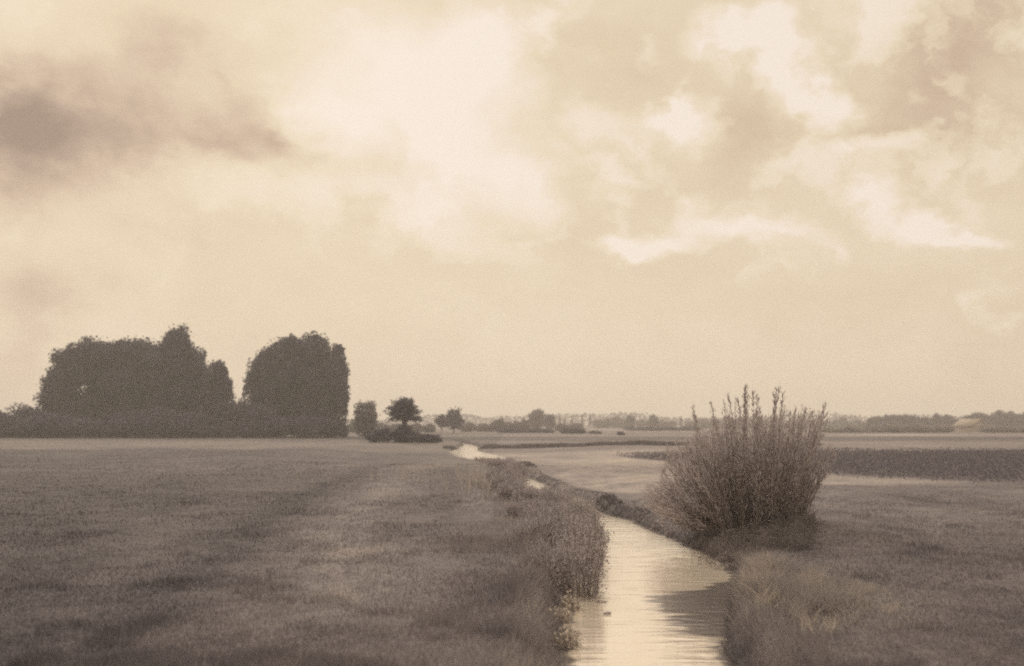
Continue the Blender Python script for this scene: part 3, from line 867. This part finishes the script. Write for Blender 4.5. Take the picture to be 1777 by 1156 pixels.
# ------------------------------------------------------------------ the willow bush on the right bank
def willow_bush():
    Y = 27.2; k = Y / F
    bx = (1305 - CX) * k
    z0 = -.05
    t = thing('willow_bush', (bx, Y, z0), 'big willow bush of upright leafy shoots on the right bank', 'bush')
    env = ([1118, 1135, 1150, 1172, 1200, 1235, 1270, 1300, 1345, 1390, 1420, 1434, 1440], [880, 850, 815, 780, 752, 738, 727, 724, 726, 730, 738, 770, 860])

    def shoot(tip, base, nl, leaf, r, bow, first=.12, dens=.75, spread=.05, wob=1.0):
        hs = np.linspace(0, 1, 7)[:, None]
        side = (tip - base) * np.array([1, 1, 0])
        P = base + (tip - base) * hs + side * bow * (-hs * (1 - hs))
        P[1:] += np.cumsum(R.normal(size=(6, 3)) * np.array([.035, .035, .012]), 0) * wob
        tv = tube(P, r * np.linspace(1, .22, 7), 4)
        s = first + (1 - first) * R.random(nl) ** dens
        seg = np.clip((s * 6).astype(int), 0, 5); fr = (s * 6 - seg)[:, None]
        q = P[seg] * (1 - fr) + P[seg + 1] * fr
        d = P[seg + 1] - P[seg]; d /= np.linalg.norm(d, axis=1)[:, None]
        out = rand_dirs(nl); al = d * .95 + out * .4
        al /= np.linalg.norm(al, axis=1)[:, None]
        lv = leaf_quads(q + al * leaf * .5 + R.normal(size=(nl, 3)) * spread, leaf, .2, al, jitter=.12)
        return tv, lv

    br, lf = Bag(), Bag()
    for i in range(430):
        px = R.uniform(1132, 1424)
        e = np.interp(px, *env)
        py = e + abs(R.normal(0, 40)) - 4 + 22 * (vnoise(px * .07, 0, 7) - .5) * 2
        dy = R.uniform(-1.5, 1.5)
        tip = up(px, min(py, 882), Y) + [0, dy, 0] - [bx, Y, z0]
        if R.random() < .35:
            tip = tip * np.array([1, 1, R.uniform(.45, .9)])
        base = np.array([tip[0] * .58 + R.normal(0, .18), dy * .55 + R.normal(0, .12), -.08])
        tv, lv = shoot(tip, base, int(R.uniform(50, 115)), R.uniform(.09, .15), .013, R.uniform(.1, .5))
        br.add(*tv); lf.add(*lv)
    # low growth round the foot of the bush
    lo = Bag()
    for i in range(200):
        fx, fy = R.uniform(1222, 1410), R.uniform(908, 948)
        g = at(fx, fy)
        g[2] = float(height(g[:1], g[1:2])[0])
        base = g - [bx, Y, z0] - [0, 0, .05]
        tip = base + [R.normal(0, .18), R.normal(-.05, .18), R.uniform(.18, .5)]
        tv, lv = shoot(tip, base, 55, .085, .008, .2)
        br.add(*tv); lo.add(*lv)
    # low sprigs reaching out over the bank on the left and right skirts
    for i in range(110):
        sgn = -1 if R.random() < .8 else 1
        px = R.uniform(1122, 1190) if sgn < 0 else R.uniform(1390, 1425)
        tip = up(px, R.uniform(840, 884), Y) + [0, R.uniform(-.6, 1.2), 0] - [bx, Y, z0]
        base = np.array([tip[0] * .6, tip[1] * .6, -.05])
        tv, lv = shoot(tip, base, 55, .075, .008, .3)
        br.add(*tv); lf.add(*lv)
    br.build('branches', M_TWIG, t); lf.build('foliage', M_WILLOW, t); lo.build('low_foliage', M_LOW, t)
    for (px, py) in [(1204, 706), (1209, 718), (1241, 700), (1254, 699), (1250, 712), (1273, 686), (1276, 694), (1283, 692), (1291, 672), (1294, 683), (1300, 690), (1306, 684),
                     (1310, 682), (1324, 708), (1330, 716), (1346, 676), (1351, 673), (1354, 684), (1359, 682), (1371, 706), (1376, 704), (1392, 714), (1397, 710), (1426, 701), (1422, 716)]:
        tip = up(px, py, Y) + [0, R.uniform(-.8, .8), 0] - [bx, Y, z0]
        base = np.array([tip[0] * .6 + R.normal(0, .15), tip[1] * .5, .2])
        tv, lv = shoot(tip, base, int(R.uniform(110, 190)), R.uniform(.075, .11), .012, .25, first=.25, dens=R.uniform(.5, .8), spread=.02, wob=.35)
        b = Bag(); b.add(*tv); b.add(*lv)
        b.build('shoot', M_WILLOW, t)


willow_bush()


# ------------------------------------------------------------------ herbs on the banks
def herb(name, x, y, r, h, n, leaf, label, group, mat=M_HERB, stems=22, cat='plant', squeeze=1.0, blade=False):
    z0 = float(height(np.array([x]), np.array([y]))[0])
    z0 = max(z0, WATER) - .03
    t = thing(name, (x, y, z0), label, cat, group)
    st, lf = Bag(), Bag()
    for i in range(stems):
        a = R.random() * 2 * math.pi; q = r * R.random() ** .5
        bx, by = math.cos(a) * q * .6, math.sin(a) * q * .6 * squeeze
        tip = np.array([math.cos(a) * q, math.sin(a) * q * squeeze, h * (1 - .45 * (q / r) ** 2) * R.uniform(.7, 1.08)])
        base = np.array([bx, by, -.1])
        hs = np.linspace(0, 1, 5)[:, None]
        P = base + (tip - base) * hs; P[1:-1] += R.normal(size=(3, 3)) * .02
        st.add(*tube(P, np.linspace(.008, .003, 5), 4))
        m_ = n // stems
        s = .05 + .97 * R.random(m_) ** .8
        pos = base + (tip - base) * s[:, None] + R.normal(size=(m_, 3)) * np.array([.07, .07, .05]) * (r / .5)
        if blade:                                  # drooping narrow leaves
            al = np.stack([tip[0] - bx + R.normal(0, .25, m_), tip[1] - by + R.normal(0, .25, m_), R.normal(.35, .5, m_)], 1)
            al /= np.linalg.norm(al, axis=1)[:, None]
            lf.add(*leaf_quads(pos + al * leaf, leaf * 2.2, .13, al, jitter=.25))
        else:
            lf.add(*leaf_quads(pos, leaf * R.uniform(.5, 1.3, m_), .5))
    st.build('stems', M_TWIG, t); lf.build('leaves', mat, t)
    return t


GH = 'leafy herb clumps along the left bank'
for (px, py, r, h, lab, pale) in [
    (1006, 985, .5, 905, 'dark leafy herb clump leaning over the water, nearest of those on the left bank', 0),
    (1012, 955, .45, 892, 'dark herb clump at the water edge behind the nearest left bank clump', 0),
    (1022, 930, .45, 884, 'herb clump hiding the bend of the stream on the left bank', 0),
    (966, 975, .6, 925, 'broad low herb clump set back from the water behind the pale bank plant', 0),
    (982, 940, .6, 888, 'leafy herb clump in the middle of the left bank growth', 0),
    (940, 940, .6, 895, 'herb clump at the meadow side of the left bank growth', 0),
    (950, 910, .6, 868, 'herb clump with ragged top in the left bank growth', 0),
    (995, 905, .6, 862, 'tall herb clump above the point where the stream disappears', 0),
    (915, 895, .6, 862, 'low herb clump in the meadow left of the left bank growth', 0),
    (965, 884, .65, 846, 'herb clump beside the hidden upper stream, below the bright water sliver', 0),
    (920, 872, .5, 852, 'herb clump just below left of the bright water sliver', 0),
    (890, 866, .5, 838, 'dusky herb clump left of the bright water sliver', 0),
    (875, 850, .5, 822, 'herb clump behind the dusky one left of the water sliver', 0),
    (886, 838, .4, 812, 'upright herb clump beside the upper end of the water sliver', 0),
    (858, 832, .32, 804, 'narrow dark herb column standing below the far pool', 0),
    (882, 818, .45, 802, 'herb clump on the bank between sliver and far pool', 0),
    (893, 828, .55, 801, 'herb clump hiding the stream between the water sliver and the far pool', 0),
    (868, 809, .6, 797, 'low herb clump at the near end of the far pool', 0),
    (986, 1004, .22, .3, 'small pale flowering plant on the left water edge', 1),
    (975, 1022, .25, .35, 'pale leafy plant below the small flowering one on the left bank', 1),
    (985, 1060, .22, .3, 'pale straggly plant on the left bank in the foreground', 1)]:
    p_ = at(px, py)
    r_ = r * (1.0 if p_[1] < 35 else 1.3)
    if h > 100:                                   # h is then the row of the photograph its top reaches
        h = max(.25, EYE - (h - HY) * p_[1] / F - float(height(p_[:1], p_[1:2])[0]))
    herb('herb_clump' if not pale else 'bank_plant', p_[0], p_[1], r_, h, 2600 if not pale else 500, .06 if p_[1] < 32 else .09, lab,
         GH if not pale else 'pale plants on the left water edge', M_HERBL if pale else M_HERB, stems=34 if not pale else 12, blade=not pale and px not in (1006, 1012, 1022, 858))
GR = 'small leafy plants fringing the right water edge'
for i, yy in enumerate([33.5, 31.0, 29.2, 27.6, 26.4, 25.2, 23.9, 22.6]):
    xr = float(edges(np.array([yy]))[1][0])
    herb('edge_plant', xr + .1, yy, .2, .14 + .1 * R.random(), 260, .05, 'small leafy plant at the right water edge, %s from the far bend' % ORD[i], GR, stems=12)

GW = 'bits of weed floating on the near stream'
for (px, py, L, lab) in [(1008, 1043, .16, 'dark sprig of weed floating against the left bank'), (1044, 1046, .09, 'small scrap of weed floating in midstream, upper of two'),
                         (1054, 1066, .06, 'tiny scrap of weed floating in midstream, lower of two')]:
    p_ = at(px, py, WATER)
    t = thing('floating_weed', p_, lab, 'water weed', GW)
    hs = np.linspace(-1, 1, 6)
    st = Bag(); st.add(*tube(np.stack([hs * L, .12 * np.sin(hs * 3) * L, .006 + 0 * hs], 1), [.002, .003, .004, .004, .003, .001], 5))
    st.build('stem', M_TWIG, t)
    c_ = np.stack([R.uniform(-L, L, 46), R.normal(0, .035, 46), R.uniform(.006, .03, 46)], 1)
    v, f = leaf_quads(c_, .04, .35, np.tile([1.0, .2, .1], (46, 1)), jitter=.4)
    mesh_np('leaves', v, f, M_HERB, t)

# ------------------------------------------------------------------ haze
hz = bpy.data.materials.new('haze_air'); hz.use_nodes = True
nt = hz.node_tree; nt.nodes.clear()
ho = nd(nt, 'ShaderNodeOutputMaterial'); hv = nd(nt, 'ShaderNodeVolumePrincipled')
hv.inputs['Color'].default_value = (.90, .87, .87, 1); hv.inputs['Density'].default_value = .0009; hv.inputs['Anisotropy'].default_value = .2
nt.links.new(hv.outputs[0], ho.inputs['Volume'])
x0, x1, y0, y1, zz0, zz1 = xs[0] - 20, xs[-1] + 20, ys[0] - 10, ys[-1] + 20, -2.6, 36
V = np.array([(x, y, z) for z in (zz0, zz1) for x, y in ((x0, y0), (x1, y0), (x1, y1), (x0, y1))], float)
haze = mesh_np('haze', V, np.array([(0, 3, 2, 1), (4, 5, 6, 7), (0, 1, 5, 4), (1, 2, 6, 5), (2, 3, 7, 6), (3, 0, 4, 7)]), hz)
haze['kind'] = 'stuff'
